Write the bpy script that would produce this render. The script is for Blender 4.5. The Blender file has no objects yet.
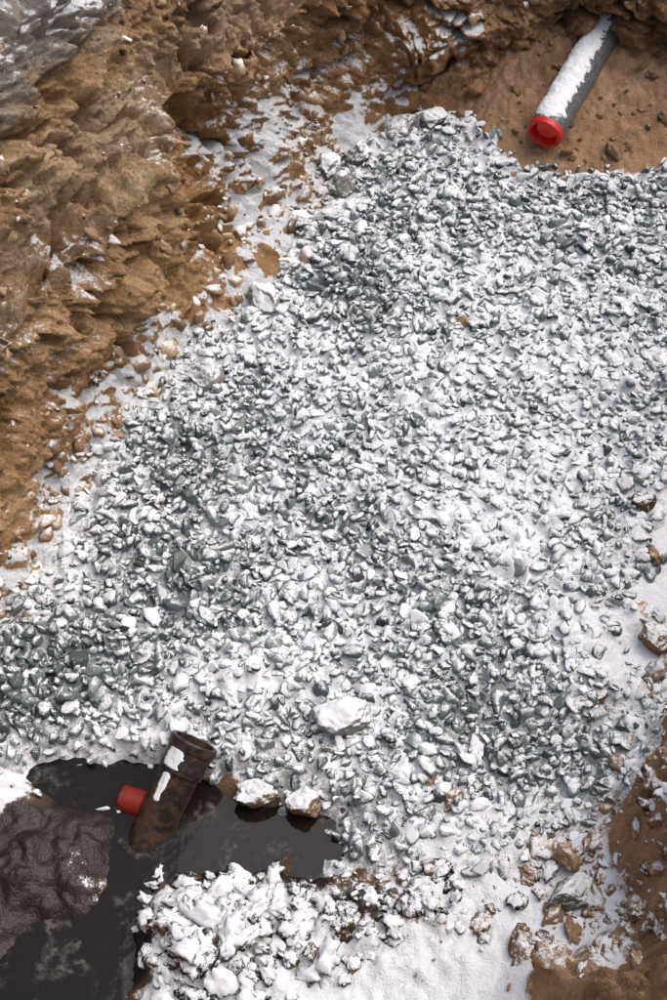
import bpy, math, random
import numpy as np
from mathutils import Vector, Matrix
import mathutils.noise as mn
import bmesh
rng=np.random.default_rng(7); random.seed(7)
sc=bpy.context.scene
# ------------------------------------------------------------ noise helpers
def _h(ix,iy,iz,seed):
    h=(ix*374761393+iy*668265263+iz*2147483647%4294967291+seed*1274126177)&0xFFFFFFFF
    h=((h^(h>>13))*1274126177)&0xFFFFFFFF
    h=((h^(h>>16))*2246822519)&0xFFFFFFFF
    return (h^(h>>15))&0xFFFFFFFF
def vnoise(x,y,z,seed=0):
    xi=np.floor(x).astype(np.int64);yi=np.floor(y).astype(np.int64);zi=np.floor(z).astype(np.int64)
    fx=x-xi;fy=y-yi;fz=z-zi
    u=fx*fx*fx*(fx*(fx*6-15)+10);v=fy*fy*fy*(fy*(fy*6-15)+10);w=fz*fz*fz*(fz*(fz*6-15)+10)
    def g(a,b,c):
        h=_h(xi+a,yi+b,zi+c,seed)
        gx=(h&1023)/511.5-1;gy=((h>>10)&1023)/511.5-1;gz=((h>>20)&1023)/511.5-1
        return gx*(fx-a)+gy*(fy-b)+gz*(fz-c)
    a=g(0,0,0)*(1-u)+g(1,0,0)*u; b=g(0,1,0)*(1-u)+g(1,1,0)*u
    c=g(0,0,1)*(1-u)+g(1,0,1)*u; d=g(0,1,1)*(1-u)+g(1,1,1)*u
    return (a*(1-v)+b*v)*(1-w)+(c*(1-v)+d*v)*w
def fbm(x,y,z,s,o=4,seed=0,sz=None,gain=.5):
    sz=s if sz is None else sz
    r=0;amp=1.
    for i in range(o):
        r=r+amp*vnoise(x*s+i*13.7,y*s-i*7.1,z*sz+i*3.3,seed+i); amp*=gain;s*=2.03;sz*=2.03
    return r*1.3
def worley(x,y,z,s,seed=0,sz=None):
    sz=s if sz is None else sz
    x=x*s;y=y*s;z=z*sz
    xi=np.floor(x).astype(np.int64);yi=np.floor(y).astype(np.int64);zi=np.floor(z).astype(np.int64)
    f1=np.full(x.shape,9.);f2=np.full(x.shape,9.);idn=np.zeros(x.shape)
    for a in(-1,0,1):
        for b in(-1,0,1):
            for c in(-1,0,1):
                h=_h(xi+a,yi+b,zi+c,seed)
                px=xi+a+(h&1023)/1023.;py=yi+b+((h>>10)&1023)/1023.;pz=zi+c+((h>>20)&1023)/1023.
                d=np.sqrt((px-x)**2+(py-y)**2+(pz-z)**2)
                m=d<f1
                f2=np.where(m,f1,np.minimum(f2,d)); f1=np.where(m,d,f1); idn=np.where(m,(h%997)/997.,idn)
    return f1,f2,idn
def sm(a,b,x):
    t=np.clip((x-a)/(b-a),0,1);return t*t*(3-2*t)
def blob(x,y,cx,cy,rx,ry,ang=0.):
    dx=x-cx;dy=y-cy;c=math.cos(ang);s=math.sin(ang)
    u=(dx*c+dy*s)/rx;v=(-dx*s+dy*c)/ry
    return np.exp(-(u*u+v*v))
def polysd(x,y,P):
    P=np.array(P,float);d=np.full(x.shape,1e9);ins=np.zeros(x.shape,bool)
    for i in range(len(P)):
        a=P[i];b=P[(i+1)%len(P)];e=b-a
        t=np.clip(((x-a[0])*e[0]+(y-a[1])*e[1])/(e@e),0,1)
        d=np.minimum(d,np.hypot(x-a[0]-t*e[0],y-a[1]-t*e[1]))
        c=((a[1]>y)!=(b[1]>y))
        with np.errstate(divide='ignore',invalid='ignore'):
            xx=(b[0]-a[0])*(y-a[1])/(b[1]-a[1]+1e-12)+a[0]
        ins^=(c&(x<xx))
    return np.where(ins,d,-d)
def linesd(x,y,P):
    P=np.array(P,float);best=np.full(x.shape,1e9);sg=np.zeros(x.shape)
    for i in range(len(P)-1):
        a=P[i];b=P[i+1];e=b-a
        t=np.clip(((x-a[0])*e[0]+(y-a[1])*e[1])/(e@e),0,1)
        dx=x-a[0]-t*e[0];dy=y-a[1]-t*e[1];d=np.hypot(dx,dy);s=np.sign(dx*e[1]-dy*e[0])
        m=d<best;best=np.where(m,d,best);sg=np.where(m,s,sg)
    return best*sg
# ------------------------------------------------------------ mesh helpers
def setattr_col(me,at):
    ca=me.color_attributes.new("mask","FLOAT_COLOR","POINT")
    ca.data.foreach_set("color",np.concatenate([at.reshape(-1,3),np.ones((len(me.vertices),1))],1).astype(np.float32).ravel())
def grid_mesh(name,X,Y,Z,mask=None,mat=None,smooth=True,flip=False,attr=None):
    n,m=X.shape
    co=np.stack([X,Y,Z],-1).reshape(-1,3).astype(np.float32)
    i=np.arange((n-1)*(m-1));r=i//(m-1);c=i%(m-1);a=r*m+c
    q=np.stack([a,a+1,a+m+1,a+m],-1)
    if flip:q=q[:,::-1]
    if mask is not None:q=q[mask.reshape(-1)[a]]
    me=bpy.data.meshes.new(name)
    me.vertices.add(len(co));me.vertices.foreach_set("co",co.ravel())
    me.loops.add(q.size);me.loops.foreach_set("vertex_index",q.astype(np.int32).ravel())
    me.polygons.add(len(q));me.polygons.foreach_set("loop_start",(np.arange(len(q))*4).astype(np.int32))
    me.polygons.foreach_set("use_smooth",np.full(len(q),smooth))
    me.update(calc_edges=True)
    if attr is not None:setattr_col(me,attr)
    ob=bpy.data.objects.new(name,me);sc.collection.objects.link(ob)
    if mat:me.materials.append(mat)
    return ob
def tri_mesh(name,co,tri,mat,attr=None,smooth=False):
    me=bpy.data.meshes.new(name)
    me.vertices.add(len(co));me.vertices.foreach_set("co",co.astype(np.float32).ravel())
    me.loops.add(tri.size);me.loops.foreach_set("vertex_index",tri.astype(np.int32).ravel())
    me.polygons.add(len(tri));me.polygons.foreach_set("loop_start",(np.arange(len(tri))*3).astype(np.int32))
    me.polygons.foreach_set("use_smooth",np.full(len(tri),smooth))
    me.update(calc_edges=True)
    if attr is not None:setattr_col(me,attr)
    me.materials.append(mat)
    ob=bpy.data.objects.new(name,me);sc.collection.objects.link(ob);return ob
# ------------------------------------------------------------ node helpers
class NT:
    def __init__(s,name):
        s.m=bpy.data.materials.new(name);s.m.use_nodes=True;s.t=s.m.node_tree
        s.b=s.t.nodes["Principled BSDF"];s.pos=s.n("ShaderNodeNewGeometry")
    def n(s,k,**kw):
        x=s.t.nodes.new(k)
        for a,v in kw.items():setattr(x,a,v)
        return x
    def l(s,a,b):s.t.links.new(a,b)
    def inp(s,sock,v):
        if isinstance(v,bpy.types.NodeSocket):s.l(v,sock)
        else:sock.default_value=v
    def noise(s,scale,detail=4,rough=.55,vec=None,out="Fac",dist=0.):
        x=s.n("ShaderNodeTexNoise");x.inputs["Scale"].default_value=scale;x.inputs["Detail"].default_value=detail
        x.inputs["Roughness"].default_value=rough;x.inputs["Distortion"].default_value=dist
        s.l(vec or s.pos.outputs["Position"],x.inputs["Vector"]);return x.outputs[out]
    def vor(s,scale,out="Distance",vec=None):
        x=s.n("ShaderNodeTexVoronoi");x.inputs["Scale"].default_value=scale
        s.l(vec or s.pos.outputs["Position"],x.inputs["Vector"]);return x.outputs[out]
    def mth(s,op,a,b=0.,c=None):
        x=s.n("ShaderNodeMath",operation=op);s.inp(x.inputs[0],a);s.inp(x.inputs[1],b)
        if c is not None:s.inp(x.inputs[2],c)
        return x.outputs[0]
    def mr(s,v,a,b,c=0.,d=1.):
        x=s.n("ShaderNodeMapRange",interpolation_type="SMOOTHSTEP")
        s.inp(x.inputs[0],v)
        for k,val in zip((1,2,3,4),(a,b,c,d)):x.inputs[k].default_value=val
        return x.outputs[0]
    def mix(s,f,a,b):
        x=s.n("ShaderNodeMix",data_type="RGBA");s.inp(x.inputs[0],f)
        for k,v in((6,a),(7,b)):
            if isinstance(v,tuple):x.inputs[k].default_value=(*v,1)
            else:s.l(v,x.inputs[k])
        return x.outputs[2]
    def ramp(s,v,st):
        x=s.n("ShaderNodeValToRGB");s.l(v,x.inputs[0]);e=x.color_ramp.elements
        while len(e)<len(st):e.new(.5)
        for i,(p,c) in enumerate(st):e[i].position=p;e[i].color=(*c,1)
        return x.outputs[0]
    def attr(s):
        a=s.n("ShaderNodeAttribute");a.attribute_name="mask"
        q=s.n("ShaderNodeSeparateColor");s.l(a.outputs["Color"],q.inputs[0]);return q.outputs
    def nz(s,true=False):
        q=s.n("ShaderNodeSeparateXYZ");s.l(s.pos.outputs["True Normal" if true else "Normal"],q.inputs[0]);return q.outputs[2]
    def bump(s,h,dist,strength=1.,prev=None):
        x=s.n("ShaderNodeBump");x.inputs["Distance"].default_value=dist;s.inp(x.inputs["Strength"],strength)
        s.l(h,x.inputs["Height"])
        if prev:s.l(prev,x.inputs["Normal"])
        return x.outputs[0]
SNOW=(.84,.855,.885)
def fin(t,col,rough,normal=None,spec=.3):
    t.inp(t.b.inputs["Base Color"],col) if not isinstance(col,tuple) else setattr(t.b.inputs["Base Color"],"default_value",(*col,1))
    t.inp(t.b.inputs["Roughness"],rough);t.inp(t.b.inputs["Specular IOR Level"],spec)
    if normal:t.l(normal,t.b.inputs["Normal"])
    return t.m
def m_ground():
    t=NT("pit_ground");R,G,B=t.attr()[:3]
    n1=t.noise(5,5,.6);n2=t.noise(40,5,.65);n3=t.noise(220,2,.6)
    earth=t.ramp(n1,[(.3,(.20,.115,.065)),(.5,(.37,.225,.13)),(.7,(.48,.33,.20))])
    earth=t.mix(t.mr(n2,.38,.65,0,.6),earth,(.18,.105,.065))
    earth=t.mix(t.mr(n3,.5,.72,0,.5),earth,(.52,.39,.27))
    earth=t.mix(t.mth("MULTIPLY",B,.9),earth,t.ramp(n3,[(.35,(.03,.035,.035)),(.65,(.09,.095,.09))]))
    wet=t.ramp(n2,[(.3,(.010,.007,.006)),(.7,(.040,.027,.022))])
    earth=t.mix(G,earth,wet)
    z=t.mth("ADD",t.mth("MULTIPLY",n2,1.5),t.mth("MULTIPLY",n3,.9))
    z=t.mth("ADD",z,t.mth("MULTIPLY",n1,.9))
    v=t.mth("ADD",t.mth("MULTIPLY",R,2.2),t.mth("MULTIPLY",t.nz(),1.1))
    v=t.mth("SUBTRACT",v,z)
    f=t.mr(v,-.06,.34)
    col=t.mix(f,earth,SNOW)
    inv=t.mth("SUBTRACT",1.,f);wetf=t.mth("MULTIPLY",G,inv)
    rough=t.mth("MULTIPLY_ADD",wetf,-.60,.9)
    st=t.mth("MULTIPLY_ADD",wetf,-.25,.75)
    b=t.bump(n2,.012,st);b=t.bump(n3,.005,st,b)
    return fin(t,col,rough,b,t.mth("MULTIPLY_ADD",wetf,.3,.1))
def m_wall():
    t=NT("clay_wall");R,G,B=t.attr()[:3]
    n1=t.noise(2.6,5,.6);n2=t.noise(16,6,.68,dist=.6);n3=t.noise(110,4,.7);vd=t.vor(55);vc=t.vor(55,"Color")
    e=t.ramp(n1,[(.30,(.28,.16,.075)),(.44,(.46,.28,.13)),(.56,(.57,.37,.19)),(.72,(.63,.46,.27))])
    e=t.mix(t.mr(n2,.46,.68,0,.6),e,(.26,.14,.065))
    e=t.mix(t.mr(n2,.48,.3,0,.5),e,(.65,.47,.27))
    e=t.mix(t.mth("MULTIPLY",B,.65),e,(.34,.18,.095))
    gray=t.ramp(n3,[(.3,(.22,.20,.185)),(.7,(.52,.49,.46))])
    e=t.mix(G,e,gray)
    sep=t.n("ShaderNodeSeparateColor");t.l(vc,sep.inputs[0])
    peb=t.mth("MULTIPLY",t.mr(vd,.34,.24),t.mr(sep.outputs[0],.68,.78))
    e=t.mix(t.mth("MULTIPLY",peb,.7),e,t.mix(sep.outputs[1],(.22,.18,.15),(.55,.46,.36)))
    e=t.mix(t.mr(n3,.42,.66,0,.55),e,(.22,.13,.07))
    z=t.mth("ADD",t.mth("MULTIPLY",n2,1.2),t.mth("MULTIPLY",n3,1.3))
    v=t.mth("ADD",t.mth("MULTIPLY",R,1.5),t.mth("MULTIPLY",t.nz(),1.4))
    v=t.mth("SUBTRACT",v,z)
    f=t.mr(v,.02,.40)
    col=t.mix(f,e,SNOW)
    b=t.bump(n2,.02,.8);b=t.bump(n3,.012,1.,b);b=t.bump(vd,.006,.35,b)
    return fin(t,col,.92,b,.1)
def m_stone(name,lo,mid,hi,thr=.50,wid=.22,mossy=False):
    # mask: R = regional snow bias, G = tone of the piece, B = rounded 'upness' of the surface
    t=NT(name);R,G,B=t.attr()[:3]
    n2=t.noise(90,4,.6);n3=t.noise(480,2,.6)
    c=t.ramp(G,[(.0,lo),(.5,mid),(1.,hi)])
    c=t.mix(t.mr(n2,.35,.7,0,.45),c,t.mix(.5,c,(.03,.035,.035)))
    v=t.mth("ADD",B,t.mth("MULTIPLY",t.mth("SUBTRACT",n2,.5),1.3))
    v=t.mth("ADD",v,t.mth("MULTIPLY",t.mth("SUBTRACT",n3,.5),1.6))
    v=t.mth("ADD",v,R)
    f=t.mr(v,thr,thr+wid)
    col=t.mix(f,c,SNOW)
    b=t.bump(n2,.003,.5);b=t.bump(n3,.0015,.8,b)
    return fin(t,col,.92,b,.10)
def m_snow():
    t=NT("snow_cover");n2=t.noise(60,4,.6);n3=t.noise(300,3,.6);n1=t.noise(3.5,3,.6);R,G,B=t.attr()[:3]
    c=t.mix(t.mr(n1,.35,.7,0,.6),SNOW,(.80,.815,.85))
    f=t.mr(t.mth("SUBTRACT",t.mth("ADD",n3,n2),R),.42,.60)
    c=t.mix(t.mth("MULTIPLY",f,.8),c,(.22,.235,.23))
    c=t.mix(t.mth("MULTIPLY",G,t.mr(n2,.4,.6)),c,(.42,.33,.26))
    b=t.bump(n2,.006,.6);b=t.bump(n3,.004,.9,b)
    return fin(t,c,.85,b,.1)
M_G=m_ground();M_W=m_wall();M_S=m_snow()
M_ST=m_stone("crushed_stone",(.042,.053,.055),(.145,.176,.176),(.33,.37,.365),.58,.15)
M_CL=m_stone("clay_clod",(.035,.024,.02),(.27,.165,.095),(.50,.35,.21),.62)
M_RK=m_stone("granite_rock",(.11,.10,.095),(.27,.25,.235),(.42,.38,.34),.42)
# ------------------------------------------------------------ floor terrain
RB=[(.06,.2),(.18,.8),(.31,1.05),(.51,1.42),(.74,1.8),(.85,2.1),(.98,2.6),(1.12,3.1),(1.3,3.6),(1.9,4.0),(4,4.6)]
def terrain(x,y,fine=True):
    z0=np.zeros_like(x)
    z=fbm(x,y,z0,1.6,2,3)*.03
    z+=.24*sm(3.66,4.4,y+.12*(x-.8))*sm(.38,.62,x)
    z+=.05*sm(4.0,4.3,y)*sm(.6,.3,x)
    dr=linesd(x,y,RB)
    ramp=np.interp(dr+fbm(x,y,z0,3,3,11)*.12,[-.25,0,.1,.16,.26,.5,.8,1.3],[0,.03,.08,.18,.38,.74,.97,1.02])
    nb=np.interp(.97-y+fbm(x,y,z0,3,3,12)*.05,[-.15,0,.1,.3,.5,1],[0,.02,.14,.65,.95,1.02])
    bank=np.maximum(ramp,nb);z=z*(1-sm(0,.3,bank))+bank
    pa=blob(x,y,-.55,1.57,.16,.065);pb=blob(x,y,-.10,1.41,.15,.08,-.1);pc=blob(x,y,-.36,1.45,.12,.12)
    pd=blob(x,y,-.56,1.10,.15,.13)+.6*blob(x,y,-.46,1.27,.05,.12)
    z-=.11*np.clip(pa+pb+pc+pd,0,1)
    z+=.025*blob(x,y,-.70,1.35,.18,.08)+.065*blob(x,y,-.25,1.15,.17,.13)+.045*blob(x,y,-.76,1.50,.10,.05)
    z+=.035*blob(x,y,.12,1.22,.15,.1)+.035*blob(x,y,-.2,1.80,.16,.09)+.04*blob(x,y,.55,1.78,.14,.07)
    if fine:
        lump=np.clip(blob(x,y,-.24,1.14,.22,.17)+.8*blob(x,y,.1,1.22,.25,.14)+.35*blob(x,y,-.68,1.33,.2,.12),0,1)
        rough=.25+lump*1.3+2.2*sm(.05,.3,bank)+.7*sm(3.7,4.2,y)
        w1=x+.02*fbm(x,y,z0,14,2,91);w2=y+.02*fbm(x,y,z0,14,2,92)
        f1,f2,_=worley(w1,w2,z0,20,5)
        z+=np.clip(.62-f1,-.1,1)*.030*rough+fbm(x,y,z0,12,5,9,gain=.62)*.022*rough
        f1,f2,_=worley(w1,w2,z0,38,15);z+=np.clip(.55-f1,0,1)*.018*rough
        f1,f2,_=worley(w1,w2,z0,7,6)
        z+=np.clip(.6-f1,0,1)*.14*sm(.06,.3,bank)
        z-=.05*np.clip(1-np.abs(fbm(x,y,z0,3.4,3,66))*7,0,1)*sm(.12,.3,bank)
    return z,bank,(pa,pb,pc)
def axis(a,b,st,far):
    c=list(np.arange(a,b+1e-6,st));lo=[];d=st;v=a
    while v>-far:d*=1.35;v-=d;lo.append(v)
    hi=[];d=st;v=b
    while v<far:d*=1.35;v+=d;hi.append(v)
    return np.array(lo[::-1]+c+hi)
ax=axis(-1.15,1.55,.0055,60);ay=axis(.55,4.7,.0065,60)
X,Y=np.meshgrid(ax,ay);Z,bank,(pa,pb,pc)=terrain(X,Y)
GP=[(-1.3,2.0),(-.835,2.02),(-.75,2.09),(-.64,2.39),(-.57,2.65),(-.49,2.76),(-.35,3.01),(-.21,3.23),(-.07,3.42),(-.01,3.59),(.12,3.82),(.19,4.0),(.37,4.08),(.44,3.97),(.54,3.83),(.66,3.74),(.87,3.72),(1.09,3.74),(1.45,3.76),(1.2,3.1),(1.02,2.6),(.86,2.40),(.76,2.25),(.72,2.06),(.66,1.82),(.72,1.66),(.63,1.53),(.51,1.43),(.37,1.36),(.19,1.36),(.04,1.38),(-.03,1.53),(-.21,1.60),(-.38,1.66),(-.47,1.64),(-.63,1.64),(-.77,1.64),(-1.3,1.62)]
gd=polysd(X,Y,GP);z0=np.zeros_like(X)
wob=.12*fbm(X,Y,z0,6,3,23)
mudz=np.clip(sm(.35,.75,blob(X+wob,Y+wob,-.64,1.20,.30,.32))+blob(X,Y,-.50,1.50,.24,.10)+blob(X,Y,-.15,1.41,.24,.10)*1.2,0,1)
brown=np.clip(blob(X,Y,.09,1.24,.12,.05),0,1)
pipeb=sm(.36,.52,X+.12*fbm(X,Y,z0,6,3,21))*sm(3.66,3.80,Y+.1*fbm(X,Y,z0,6,3,22))
frost=.70*sm(.0,.35,fbm(X,Y,z0,5,4,24))
R=.60-1.15*mudz+frost*mudz-.34*brown-.60*pipeb-.50*sm(.08,.22,bank)+.48*fbm(X,Y,z0,3.5,4,25)*sm(.05,.2,bank)
R+=.06*blob(X,Y,-.24,1.15,.22,.13)
R+=.95*blob(X,Y,-.78,1.51,.11,.055)
R=np.where(gd>0,np.minimum(R,.5),R)
G=np.clip(mudz*1.3+blob(X,Y,-.22,1.22,.30,.20)*.9+.75*brown,0,1)
B=sm(-.02,.05,gd)
grid_mesh("ground",X,Y,Z,mat=M_G,attr=np.stack([R,G,B],-1))
# ------------------------------------------------------------ excavated clay walls (left and back)
FP=np.array([(-3.4,-2.2),(-1.98,-.3),(-1.21,1.1),(-.86,1.95),(-.70,2.35),(-.59,2.70),(-.45,3.0),(-.26,3.32),(-.11,3.66),(.03,3.96),(.20,4.12),(.42,4.19),(.72,4.21),(1.05,4.17),(1.45,4.06),(2.2,3.93),(4.5,3.7),(8,3.6)])
def catmull(P,n=60):
    out=[]
    for i in range(len(P)-1):
        p0=P[max(i-1,0)];p1=P[i];p2=P[i+1];p3=P[min(i+2,len(P)-1)]
        for t in np.linspace(0,1,n,endpoint=False):
            out.append(.5*((2*p1)+(-p0+p2)*t+(2*p0-5*p1+4*p2-p3)*t*t+(-p0+3*p1-3*p2+p3)*t**3))
    return np.array(out+[P[-1]])
C=catmull(FP);L=np.concatenate([[0],np.cumsum(np.hypot(*np.diff(C,axis=0).T))])
ia=np.interp(1.2,C[:400,1],L[:400]);ib=L[np.argmin(np.hypot(C[:,0]-1.5,C[:,1]-4.05))]
S=np.concatenate([np.linspace(0,ia,60,endpoint=False),np.arange(ia,ib,.0050),np.linspace(ib,L[-1],80)])
cx=np.interp(S,L,C[:,0]);cy=np.interp(S,L,C[:,1])
def gs(a,k):
    w=np.exp(-np.linspace(-2,2,2*k+1)**2);w/=w.sum();return np.convolve(np.pad(a,k,mode='edge'),w,'valid')
tx=np.gradient(cx);ty=np.gradient(cy);tl=np.hypot(tx,ty);tx/=tl;ty/=tl
tx=gs(tx,50);ty=gs(ty,50);tl=np.hypot(tx,ty);tx/=tl;ty/=tl
nx=-ty;ny=tx
TK=np.array([0,.05,.10,.16,.30,.42,.50,.58,.72,.86,1.0])
PA=np.array([(-.20,-.10),(-.05,-.02),(.03,.05),(.08,.14),(.11,.38),(.09,.54),(.18,.58),(.24,.68),(.32,.84),(.39,.96),(.58,1.03)])
PB=np.array([(-.25,-.10),(-.10,-.01),(.02,.07),(.10,.15),(.19,.25),(.25,.38),(.25,.52),(.34,.58),(.41,.76),(.48,.95),(.68,1.03)])
PC=np.array([(-.20,-.10),(-.06,.06),(.00,.18),(.03,.28),(.06,.40),(.10,.54),(.15,.64),(.21,.76),(.30,.88),(.38,.97),(.58,1.03)])
NT_=290
T=np.concatenate([np.linspace(0,1,NT_),1+np.geomspace(.01,60,26)])
def prof(P):
    o=np.interp(np.clip(T,0,1),TK,P[:,0]);z=np.interp(np.clip(T,0,1),TK,P[:,1])
    o[:NT_]=gs(o[:NT_],4);z[:NT_]=gs(z[:NT_],4)
    o=o+np.clip(T-1,0,None);return o,z
(oa,za),(ob_,zb),(oc,zc)=prof(PA),prof(PB),prof(PC)
half=len(S)//2
wb=np.exp(-((S-np.interp(3.72,cy[:half],S[:half]))/.30)**2)
wc=sm(.2,.5,cx);wb=wb*(1-wc);wa=1-wb-wc
O=np.outer(oa,wa)+np.outer(ob_,wb)+np.outer(oc,wc);Zw=np.outer(za,wa)+np.outer(zb,wb)+np.outer(zc,wc)
P3=np.stack([cx[None]+nx[None]*O,cy[None]+ny[None]*O,Zw],-1)
def norms(P):
    a=np.gradient(P,axis=0);b=np.gradient(P,axis=1);n=np.cross(b,a);n/=np.linalg.norm(n,axis=-1,keepdims=True)+1e-12
    return n
N=norms(P3)
if N[120,half,2]<0:N=-N
fade=np.clip(sm(0,.10,T)*(1-.8*sm(1.3,4,T)),0,1)[:,None]
x,y,z=P3[...,0],P3[...,1],P3[...,2]
wx=x+.055*fbm(x,y,z,4,3,60);wy=y+.055*fbm(x,y,z,4,3,61);wz=z+.055*fbm(x,y,z,4,3,62)
d=.11*fbm(wx,wy,wz,2.4,3,31)
rid=1-np.abs(fbm(wx,wy,wz,2.4,4,33,sz=4.5,gain=.55))*2.4
d-=.10*np.clip(rid-.6,0,1)*2
f1,f2,idn=worley(wx,wy,wz,6.0,41,sz=7.5);d+=.070*(np.clip(f2-f1,0,.30)/.30)*(idn-.35)
f1,f2,idn=worley(wx,wy,wz,14,42,sz=17);d+=.034*(np.clip(f2-f1,0,.28)/.28)*(idn-.1)
f1,f2,idn=worley(wx,wy,wz,34,43);d+=.030*np.clip(.62-f1,0,1)*idn*1.5
d+=.026*fbm(x,y,z,20,5,35,gain=.68)
d*=fade*(.45+.55*sm(.04,.2,z))
P3=P3+N*d[...,None]
hole=np.exp(-(((P3[...,0]-.92)/.10)**2+((P3[...,2]-.26)/.11)**2))*(P3[...,1]>4.0)
P3[...,1]+=.10*hole
x,y,z=P3[...,0],P3[...,1],P3[...,2]
Sx=np.broadcast_to(cx,x.shape);Sy=np.broadcast_to(cy,x.shape)
patch=fbm(x,y,z,2.2,3,77)
Rw=-.22+.65*patch
Rw+=1.0*sm(.14,.02,z+.14*fbm(x,y,z,7,3,79))*(Sx<.3)
Rw+=.70*np.exp(-((Sy-3.74)/.25)**2)*sm(.55,.2,z)*(Sx<.3)
Rw+=.42*np.exp(-((Sy-3.1)/.5)**2)*sm(.75,.55,z)*sm(.4,.5,z)
Rw+=.48*sm(.80,.95,z)
Rw-=.35*(Sx>.5)
Gw=sm(.70,.90,z+.15*patch)*(Sx<.3)*.9+.35*np.exp(-((z-.6+.1*patch)/.08)**2)*(Sx<0)
Bw=np.clip(.75*np.exp(-((Sx-.25)/.5)**2)*(Sy>3.5)+.7*np.clip(patch+.1,0,1)+.5*(Sx>.5),0,1)
grid_mesh("earth_wall",x,y,z,mat=M_W,attr=np.stack([Rw,np.clip(Gw,0,1),Bw],-1),flip=True)
# ------------------------------------------------------------ stone prototypes
def proto(k,sub,npl,nz_,lo=.48,hi=.78,dis=0.):
    r=random.Random(k);bm=bmesh.new();bmesh.ops.create_icosphere(bm,subdivisions=sub,radius=1)
    rot=Matrix.Rotation(r.uniform(0,6),3,Vector((r.gauss(0,1),r.gauss(0,1),r.gauss(0,1))).normalized())
    pl=[(Vector((r.gauss(0,1),r.gauss(0,1),r.gauss(0,1))).normalized(),r.uniform(lo,hi)) for _ in range(npl)]
    sc_=(1.2,r.uniform(.68,.95),r.uniform(.55,.85))
    for v in bm.verts:
        c=rot@v.co
        for _ in range(3):
            for n_,dd in pl:
                e=c.dot(n_)-dd
                if e>0:c-=n_*e
        c*=1+nz_*mn.noise(c*2.5+Vector((k,0,0)))+nz_*.6*mn.noise(c*6+Vector((k,9,0)))
        v.co=Vector((c.x*sc_[0],c.y*sc_[1],c.z*sc_[2]))*1.2
    if dis:
        bmesh.ops.remove_doubles(bm,verts=bm.verts,dist=.02)
        bmesh.ops.dissolve_limit(bm,angle_limit=dis,verts=bm.verts,edges=bm.edges)
        bmesh.ops.triangulate(bm,faces=bm.faces)
    bm.normal_update();bm.verts.index_update()
    co=np.array([v.co[:] for v in bm.verts]);nr=np.array([v.normal[:] for v in bm.verts]);tr=np.array([[v.index for v in f.verts] for f in bm.faces]);bm.free()
    return co,tr,nr
PR=[proto(k,2,8,.03,.32,.72,.24) for k in range(60)]
PC_=[proto(100+k,3,6,.55) for k in range(24)]
PW_=[proto(200+k,2,8,.4,.4,.8) for k in range(24)]
def rotm(yaw,pitch,roll):
    return np.array((Matrix.Rotation(yaw,3,'Z')@Matrix.Rotation(pitch,3,'Y')@Matrix.Rotation(roll,3,'X')))
def scatter(name,items,mat,protos,smooth=False):
    cos=[];trs=[];at=[];k=0
    for (px,py,pz,r,tilt,snow,tone) in items:
        co,tr,nr=protos[random.randrange(len(protos))]
        M=rotm(random.uniform(0,6.283),random.gauss(0,tilt),random.gauss(0,tilt))
        c=(co*r)@M.T+np.array([px,py,pz]);up=(nr@M.T)[:,2]
        cos.append(c);trs.append(tr+k);k+=len(c)
        at.append(np.stack([np.full(len(c),snow),np.full(len(c),tone),up],1))
    return tri_mesh(name,np.concatenate(cos),np.concatenate(trs),mat,np.concatenate(at),smooth)
# ------------------------------------------------------------ gravel settling
gx0,gy0,gr=-1.15,1.2,.0045;gw=int(2.55/gr);gh=int(3.1/gr)
GX,GY=np.meshgrid(gx0+np.arange(gw)*gr,gy0+np.arange(gh)*gr)
HT,_,_=terrain(GX,GY);Hm=HT.copy()+.002
SD=polysd(GX,GY,GP)+fbm(GX,GY,GX*0,7,3,51)*.06
lack=(.75*blob(GX,GY,-.62,1.86,.30,.17)+.45*blob(GX,GY,-.18,2.5,.16,.2)+.40*blob(GX,GY,.06,3.25,.2,.3)+.45*blob(GX,GY,.28,1.72,.25,.22)
      +.45*blob(GX,GY,-.3,2.2,.2,.15)+.30*blob(GX,GY,-.45,2.5,.12,.2)+.25*blob(GX,GY,.55,3.65,.4,.1)+.4*blob(GX,GY,.6,1.6,.1,.1)
      -.75*blob(GX,GY,-.20,1.82,.17,.09)-.5*blob(GX,GY,.6,1.95,.13,.2)-.25*blob(GX,GY,.55,2.7,.4,.45)-.25*blob(GX,GY,-.05,2.75,.15,.2))
lack=lack+fbm(GX,GY,GX*0,3.2,4,52)*.5+fbm(GX,GY,GX*0,11,2,55)*.3
items=[];N_=30000;cnt=0
while cnt<N_:
    px=random.uniform(-1.1,1.35);py=random.uniform(1.3,4.15)
    if abs(px)>.62+.165*py+.02:continue
    i=int((py-gy0)/gr);j=int((px-gx0)/gr);cnt+=1
    s=SD[i,j]
    if s<random.uniform(-.07,.05):
        if not(s>-.25 and random.random()<.03 and 1.5<py<3.7):continue
    r=min(max(random.lognormvariate(math.log(.0132),.34),.006),.027)
    k=int(r*.85/gr)+1;sl=(slice(i-k,i+k+1),slice(j-k,j+k+1))
    sub=Hm[sl];xx=GX[sl]-px;yy=GY[sl]-py;q=1-(xx**2+yy**2)/(r*.85)**2;m=q>0
    base=sub[m].mean();hz=r*.6
    pz=base+hz*.55
    if pz>HT[i,j]+.036:continue
    sub[m]=np.maximum(sub[m],pz+hz*np.sqrt(q[m]))
    items.append((px,py,pz,r,.6,.09-.40*lack[i,j]+random.gauss(0,.15),min(max(random.gauss(.45,.24),0),1)))
print("stones",len(items))
scatter("gravel",items,M_ST,PR)
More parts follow.
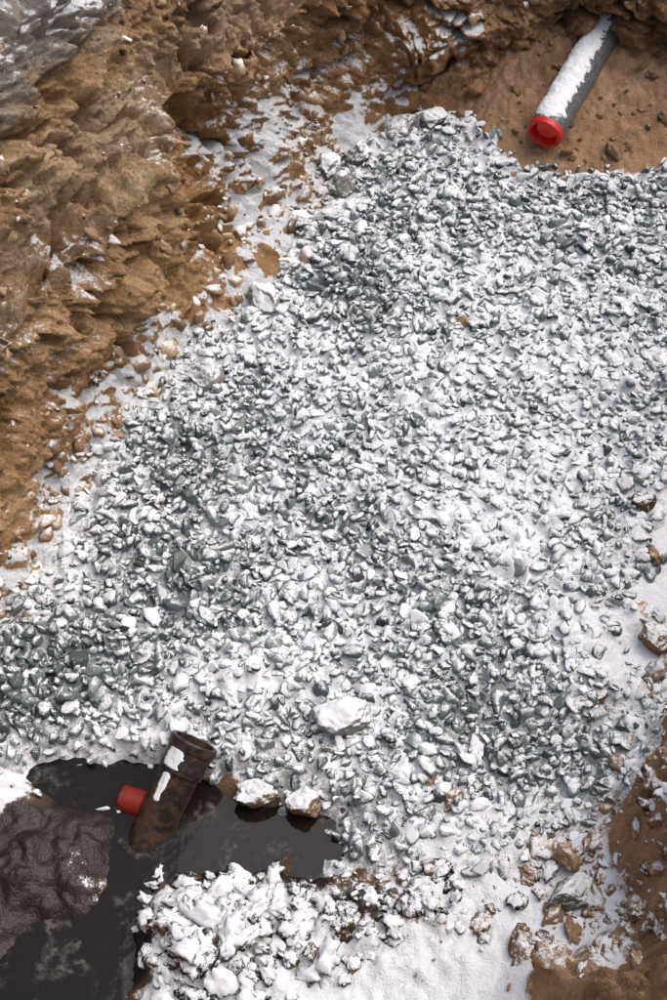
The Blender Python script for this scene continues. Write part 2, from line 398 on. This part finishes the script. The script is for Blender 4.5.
def blur(a,k,sg):
    w=np.exp(-(np.arange(-k,k+1)/sg)**2/2);w/=w.sum()
    a=np.apply_along_axis(lambda v:np.convolve(np.pad(v,k,mode='edge'),w,'valid'),0,a)
    return np.apply_along_axis(lambda v:np.convolve(np.pad(v,k,mode='edge'),w,'valid'),1,a)
Sn=.35*blur(Hm,3,1.2)+.65*blur(Hm,8,3.2)-.0050-.011*np.clip(lack,-.5,2)+fbm(GX,GY,GX*0,26,3,53)*.009
Sn+=.006*sm(.08,-.02,SD)
Sn=np.where(SD<-.03,Sn-.4*np.clip(-.03-SD,0,.1),Sn)
keep=(SD>-.10)&(np.abs(GX)<.70+.17*GY)
at=np.stack([.58-.38*lack,.25*blob(GX,GY,-.2,1.8,.2,.12)+.15*sm(.06,-.02,SD),GX*0],-1)
grid_mesh("snow_cover",GX,GY,Sn,mask=keep,mat=M_S,attr=at)
# ------------------------------------------------------------ rocks
def tz(px,py):
    zz,_,_=terrain(np.array([[px]]),np.array([[py]]));return float(zz[0,0])
def rock(name,loc,size,seed,mat,snow=0.,tone=.5,yaw=0.,tilt=(0,0),sink=.35,zb=None):
    r=random.Random(seed);bm=bmesh.new();bmesh.ops.create_icosphere(bm,subdivisions=5,radius=1)
    pl=[(Vector((r.gauss(0,1),r.gauss(0,1),r.gauss(0,1))).normalized(),r.uniform(.50,.80)) for _ in range(12)]
    for v in bm.verts:
        c=v.co.copy()
        for n_,dd in pl:
            e=c.dot(n_)-dd
            if e>0:c-=n_*e*.97
        c+=v.co*(.12*mn.noise(v.co*1.7+Vector((seed,0,0)))+.07*mn.noise(v.co*4.5+Vector((seed,3,0)))+.035*mn.noise(v.co*12)+.015*mn.noise(v.co*30))
        v.co=Vector((c.x*size[0],c.y*size[1],c.z*size[2]))*1.12
    bm.normal_update()
    up=np.array([v.normal.z for v in bm.verts])
    me=bpy.data.meshes.new(name);bm.to_mesh(me);bm.free()
    setattr_col(me,np.stack([np.full(len(up),snow),np.full(len(up),tone),up],1))
    me.materials.append(mat);me.polygons.foreach_set("use_smooth",np.ones(len(me.polygons),bool))
    o=bpy.data.objects.new(name,me);sc.collection.objects.link(o)
    z=(tz(*loc) if zb is None else zb);o.location=(loc[0],loc[1],z+size[2]*(1-2*sink)+.01)
    o.rotation_euler=(tilt[0],tilt[1],yaw);return o
RK=[((-.195,3.16),(.052,.062,.06),.1,.6,.3),((-.37,2.82),(.045,.055,.055),-.25,.65,.8),((.022,1.70),(.062,.054,.06),.15,.5,.1),
    ((.0285,3.70),(.055,.045,.055),-.1,.5,.6),((-.15,3.31),(.05,.035,.035),-.15,.35,.1),((.24,4.02),(.07,.055,.06),-.1,.35,.7),
    ((.33,4.06),(.06,.05,.055),.1,.3,0.),((.155,1.56),(.03,.04,.03),.3,.6,.2),((.50,1.25),(.055,.038,.04),.0,.2,.3),((.08,3.88),(.045,.04,.05),.1,.4,.3),
    ((-.02,3.82),(.05,.04,.05),.1,.3,1.3),((-.10,3.52),(.04,.035,.04),.1,.5,.3)]
for i,(l,s,sn,to,yw) in enumerate(RK):rock("rock",l,s,20+i,M_RK,sn,to,yw,sink=.25)
BR=[((-.06,1.505),(.045,.04,.035),.1,.55,.4),((-.185,1.525),(.055,.035,.03),.05,.35,.1),((.27,1.49),(.034,.03,.028),-.15,.55,.2),
    ((.205,1.55),(.028,.026,.022),-.2,.6,.9),((-.10,1.365),(.032,.032,.034),-.6,.1,.9),((.50,1.34),(.030,.036,.03),-.2,.7,.4),
    ((.385,3.06),(.018,.018,.018),-.6,.9,0.),((.81,2.35),(.04,.03,.03),-.1,.1,.5),((.79,1.91),(.04,.05,.035),.0,.4,.5),
    ((.59,1.74),(.06,.03,.025),.0,.2,.5),((.43,1.46),(.04,.02,.015),-.1,.3,-.3),((.03,1.22),(.045,.035,.03),-.1,.1,0.)]
for i,(l,s,sn,to,yw) in enumerate(BR):rock("clay_lump",l,s,60+i,M_CL,sn,to,yw)
items=[]
def clods(n,cx_,cy_,sx,sy,r0,snow,tone,mx=.035):
    for _ in range(n):
        a=random.gauss(cx_,sx);b=random.gauss(cy_,sy)
        if b<1.0 or (a<-.42 and b<1.5):continue
        r=min(max(random.lognormvariate(math.log(r0),.6),.004),mx)
        items.append((a,b,tz(a,b)+r*.05,r,.5,snow+random.gauss(0,.2),min(max(random.gauss(tone,.15),0),1)))
clods(180,-.24,1.17,.10,.09,.014,.34,.03,.034);clods(150,.10,1.24,.13,.06,.009,.22,.10,.022);clods(40,.45,1.3,.15,.1,.010,0,.4)
clods(60,.8,1.9,.1,.2,.012,0,.6);clods(120,.8,4.0,.25,.12,.006,-.7,.5)
clods(150,.58,1.22,.12,.15,.009,-.05,.6);clods(330,.68,1.35,.12,.22,.007,-.05,.6)
scatter("dirt_clods",items,M_CL,PC_,True)
items=[];hh=int(len(S)*.62)
for _ in range(650):
    j=int(np.interp(random.uniform(1.9,4.1),cy[:hh],np.arange(hh)))
    off=random.gauss(.0,.07);a=cx[j]+nx[j]*off;b=cy[j]+ny[j]*off;r=min(max(random.lognormvariate(math.log(.009),.6),.004),.035)
    k=int(np.argmin(np.abs(O[:,j]-off)[:120]));zz=max(float(P3[k,j,2]),tz(a,b))
    items.append((a,b,zz+r*.1,r,.5,random.gauss(-.05,.25),min(max(random.gauss(.65,.25),0),1)))
# stones and crumbs embedded in the cut face
for _ in range(3200):
    k=random.randrange(50,NT_-5);j=random.randrange(60,len(S)-80)
    p=P3[k,j]
    if fbm(np.array([p[0]]),np.array([p[1]]),np.array([p[2]]),5,2,88)[0]<random.uniform(-.25,.3):continue
    r=min(max(random.lognormvariate(math.log(.0062),.6),.003),.026)
    items.append((p[0],p[1],p[2],r,1.5,random.gauss(-.35,.25),min(max(random.gauss(.62,.25),0),1)))
scatter("fallen_soil",items,M_CL,PW_,True)
# ------------------------------------------------------------ water
t=NT("puddle_water");n=t.noise(14,3);n2=t.noise(60,4,.7)
ice=t.mr(t.mth("ADD",t.mth("MULTIPLY",n2,.5),n),.80,1.05)
c=t.mix(t.mth("MULTIPLY",ice,.28),(.013,.009,.008),(.34,.30,.29))
fin(t,c,t.mr(ice,0,1,.05,.35),t.bump(n,.002,.3),.3)
wxs,wys=np.meshgrid(np.linspace(-1.2,.15,70),np.linspace(.95,1.72,50))
grid_mesh("puddle",wxs,wys,wxs*0-.034,mat=t.m)
# ------------------------------------------------------------ pipes
def simple(name,col,rough,colb=None,sc_=40,spec=.4,bmp=.001):
    t=NT(name);n=t.noise(sc_,5,.65);c=t.mix(t.mr(n,.4,.65),col,colb or col)
    return fin(t,c,rough,t.bump(n,bmp,.6),spec)
def m_snowy(name,col,colb,thr,rough=.45,sub=.5,scl=90,rust=None):
    t=NT(name);n=t.noise(25,5,.65);n2=t.noise(scl,4,.6)
    c=t.mix(t.mr(n2,.4,.65),col,colb)
    if rust:c=t.mix(t.mr(t.noise(18,5,.7),.50,.62,0,.8),c,rust)
    v=t.mth("ADD",t.nz(),t.mth("MULTIPLY",t.mth("SUBTRACT",n,.5),sub*2));v=t.mth("ADD",v,t.mth("MULTIPLY",t.mth("SUBTRACT",n2,.5),.3))
    f=t.mr(v,thr,thr+.12);c=t.mix(f,c,SNOW)
    r=t.mth("MULTIPLY_ADD",f,.3,rough)
    return fin(t,c,r,t.bump(n2,.002,.7),.35)
def lathe(name,prf,p0,ax_,mat,parent,seg=72,k_=1.):
    a=Vector(ax_).normalized();u=a.cross(Vector((0,0,1))).normalized();w=u.cross(a)
    bm=bmesh.new();rows=[]
    for (s,r) in prf:
        r*=k_
        rows.append([bm.verts.new(Vector(p0)+a*s+(u*math.cos(2*math.pi*k/seg)+w*math.sin(2*math.pi*k/seg))*r) for k in range(seg)])
    for r0,r1 in zip(rows,rows[1:]):
        for k in range(seg):bm.faces.new((r0[k],r0[(k+1)%seg],r1[(k+1)%seg],r1[k]))
    bmesh.ops.recalc_face_normals(bm,faces=bm.faces)
    me=bpy.data.meshes.new(name);bm.to_mesh(me);bm.free();me.materials.append(mat)
    for p in me.polygons:p.use_smooth=True
    me.set_sharp_from_angle(angle=math.radians(35))
    o=bpy.data.objects.new(name,me);sc.collection.objects.link(o);o.parent=parent;return o
def empty(n):
    e=bpy.data.objects.new(n,None);sc.collection.objects.link(e);return e
p1=Vector((.70,3.87,.13));p2=Vector((.945,4.317,.25));axd=(p2-p1).normalized();LN=.85
dp=empty("drain_pipe")
M_P=m_snowy("grey_pipe_plastic",(.085,.085,.095),(.16,.155,.16),.80,.45,.45)
M_R=simple("red_plug_plastic",(.62,.020,.012),.42,(.44,.016,.010),45)
M_RD=simple("red_plug_inner",(.78,.05,.03),.5,(.58,.03,.02),30)
M_R2=simple("muddy_red_plastic",(.24,.014,.010),.45,(.05,.018,.014),40)
lathe("barrel",[(0,.049),(0,.055),(.004,.0565),(.05,.0565),(.055,.055),(LN,.055)],p1,axd,M_P,dp,k_=1.07)
lathe("end_plug",[(.01,.0001),(.01,.038),(.006,.039),(-.002,.042),(-.016,.043),(-.020,.045),(-.021,.051),(-.018,.0565),(-.010,.0575),(.004,.0575),(.006,.056)],p1,axd,M_R,dp,k_=1.04)
lathe("plug_disc",[(.0005,.0001),(.0005,.034),(.004,.037)],p1,axd,M_RD,dp)
M_PS=simple("settled_snow",SNOW,.8,(.80,.82,.86),80,.15,.003)
def snow_strip(name,p0,ax_,r,s0,s1,half_,parent,seed,off=0.,th=.012,taper=0.):
    a=Vector(ax_).normalized();u=a.cross(Vector((0,0,1))).normalized();w=u.cross(a)
    n,m=110,30;Xs=np.zeros((n,m));Ys=Xs.copy();Zs=Xs.copy()
    for i in range(n):
        f_=i/(n-1);s=s0+(s1-s0)*f_;e=math.sqrt(min(1,min(i,n-1-i)/9));h0=half_*(1-taper*f_)
        hl=h0*(1+.45*mn.noise(Vector((s*14,seed,0)))+.35*mn.noise(Vector((s*50,seed,0)))+.2*mn.noise(Vector((s*140,seed,0))))
        hr=h0*(1+.45*mn.noise(Vector((s*14,seed+9,0)))+.35*mn.noise(Vector((s*50,seed,5)))+.2*mn.noise(Vector((s*140,seed,7))))
        for j in range(m):
            q=j/(m-1)*2-1;ang=math.pi/2+off+(q*hl if q>0 else q*hr)*e
            t_=th*math.sqrt(max(0,1-q*q))*e*(1+.5*mn.noise(Vector((s*30,q*2,seed)))+.3*mn.noise(Vector((s*90,q*6,seed))))-.0015
            p=Vector(p0)+a*s+(u*math.cos(ang)+w*math.sin(ang))*(r+t_)
            Xs[i,j],Ys[i,j],Zs[i,j]=p
    o=grid_mesh(name,Xs,Ys,Zs,mat=M_PS);o.parent=parent
snow_strip("snow_strip",p1,axd,.0592,.008,.42,1.05,dp,3,.25,.009,.30)
q0=Vector((-.445,1.395,-.09));q1=Vector((-.318,1.605,.075));ad=(q1-q0).normalized();LB=(q1-q0).length
bp=empty("rusty_iron_pipe")
M_K=m_snowy("rusty_iron",(.016,.012,.011),(.05,.034,.027),1.1,.42,.40,60,(.085,.045,.028))
lathe("barrel",[(0,.046),(0,.052),(LB-.07,.052),(LB-.06,.054)],q0,ad,M_K,bp,k_=.9)
lathe("socket",[(LB-.075,.053),(LB-.070,.058),(LB-.05,.060),(LB-.045,.059),(LB-.018,.059),(LB-.014,.063),(LB+.004,.064),(LB+.007,.061),(LB+.007,.052),(LB-.02,.050),(LB-.03,.049),(LB-.03,.0001)],q0,ad,M_K,bp,k_=.9)
snow_strip("snow_strip",q0,ad,.0468,.15,LB-.074,.20,bp,13,.20,.004,-.4)
snow_strip("snow_on_socket",q0,ad,.0527,LB-.064,LB-.016,.50,bp,18,.2,.004)
rp=empty("plugged_pipe_stub");r0=Vector((-.482,1.525,-.042));ra=Vector((.80,-.25,.02))
lathe("barrel",[(0,.034),(.12,.034)],r0,ra,M_K,rp,k_=.9)
lathe("end_plug",[(.006,.0001),(.006,.024),(-.006,.027),(-.008,.033),(-.004,.038),(.05,.038),(.054,.034)],r0,ra,M_R2,rp,k_=.9)
# ------------------------------------------------------------ light
w=bpy.data.worlds.new("World");sc.world=w;w.use_nodes=True;nt=w.node_tree
sky=nt.nodes.new("ShaderNodeTexSky");sky.sky_type="NISHITA";sky.sun_disc=False
EL=math.radians(62);AZ=math.radians(75)
sky.sun_elevation=EL;sky.sun_rotation=AZ;sky.air_density=1.;sky.dust_density=6.
hs=nt.nodes.new("ShaderNodeHueSaturation");hs.inputs["Saturation"].default_value=.85
nt.links.new(sky.outputs[0],hs.inputs["Color"]);nt.links.new(hs.outputs[0],nt.nodes["Background"].inputs[0]);nt.nodes["Background"].inputs[1].default_value=.15
ld=bpy.data.lights.new("sun","SUN");ld.energy=1.45;ld.angle=math.radians(75);ld.color=(1,.98,.95)
so=bpy.data.objects.new("sun",ld);sc.collection.objects.link(so)
dv=Vector((math.sin(AZ)*math.cos(EL),math.cos(AZ)*math.cos(EL),math.sin(EL)));so.rotation_euler=dv.to_track_quat('Z','Y').to_euler()
# ------------------------------------------------------------ camera
cam=bpy.data.cameras.new("camera");co=bpy.data.objects.new("camera",cam);sc.collection.objects.link(co)
cam.sensor_fit="VERTICAL";cam.sensor_height=36;cam.lens=50;cam.clip_end=300
co.location=(0,0,2.85);co.rotation_euler=(math.radians(40),0,0);sc.camera=co
sc.view_settings.view_transform="Standard";sc.view_settings.look="None";sc.view_settings.exposure=0
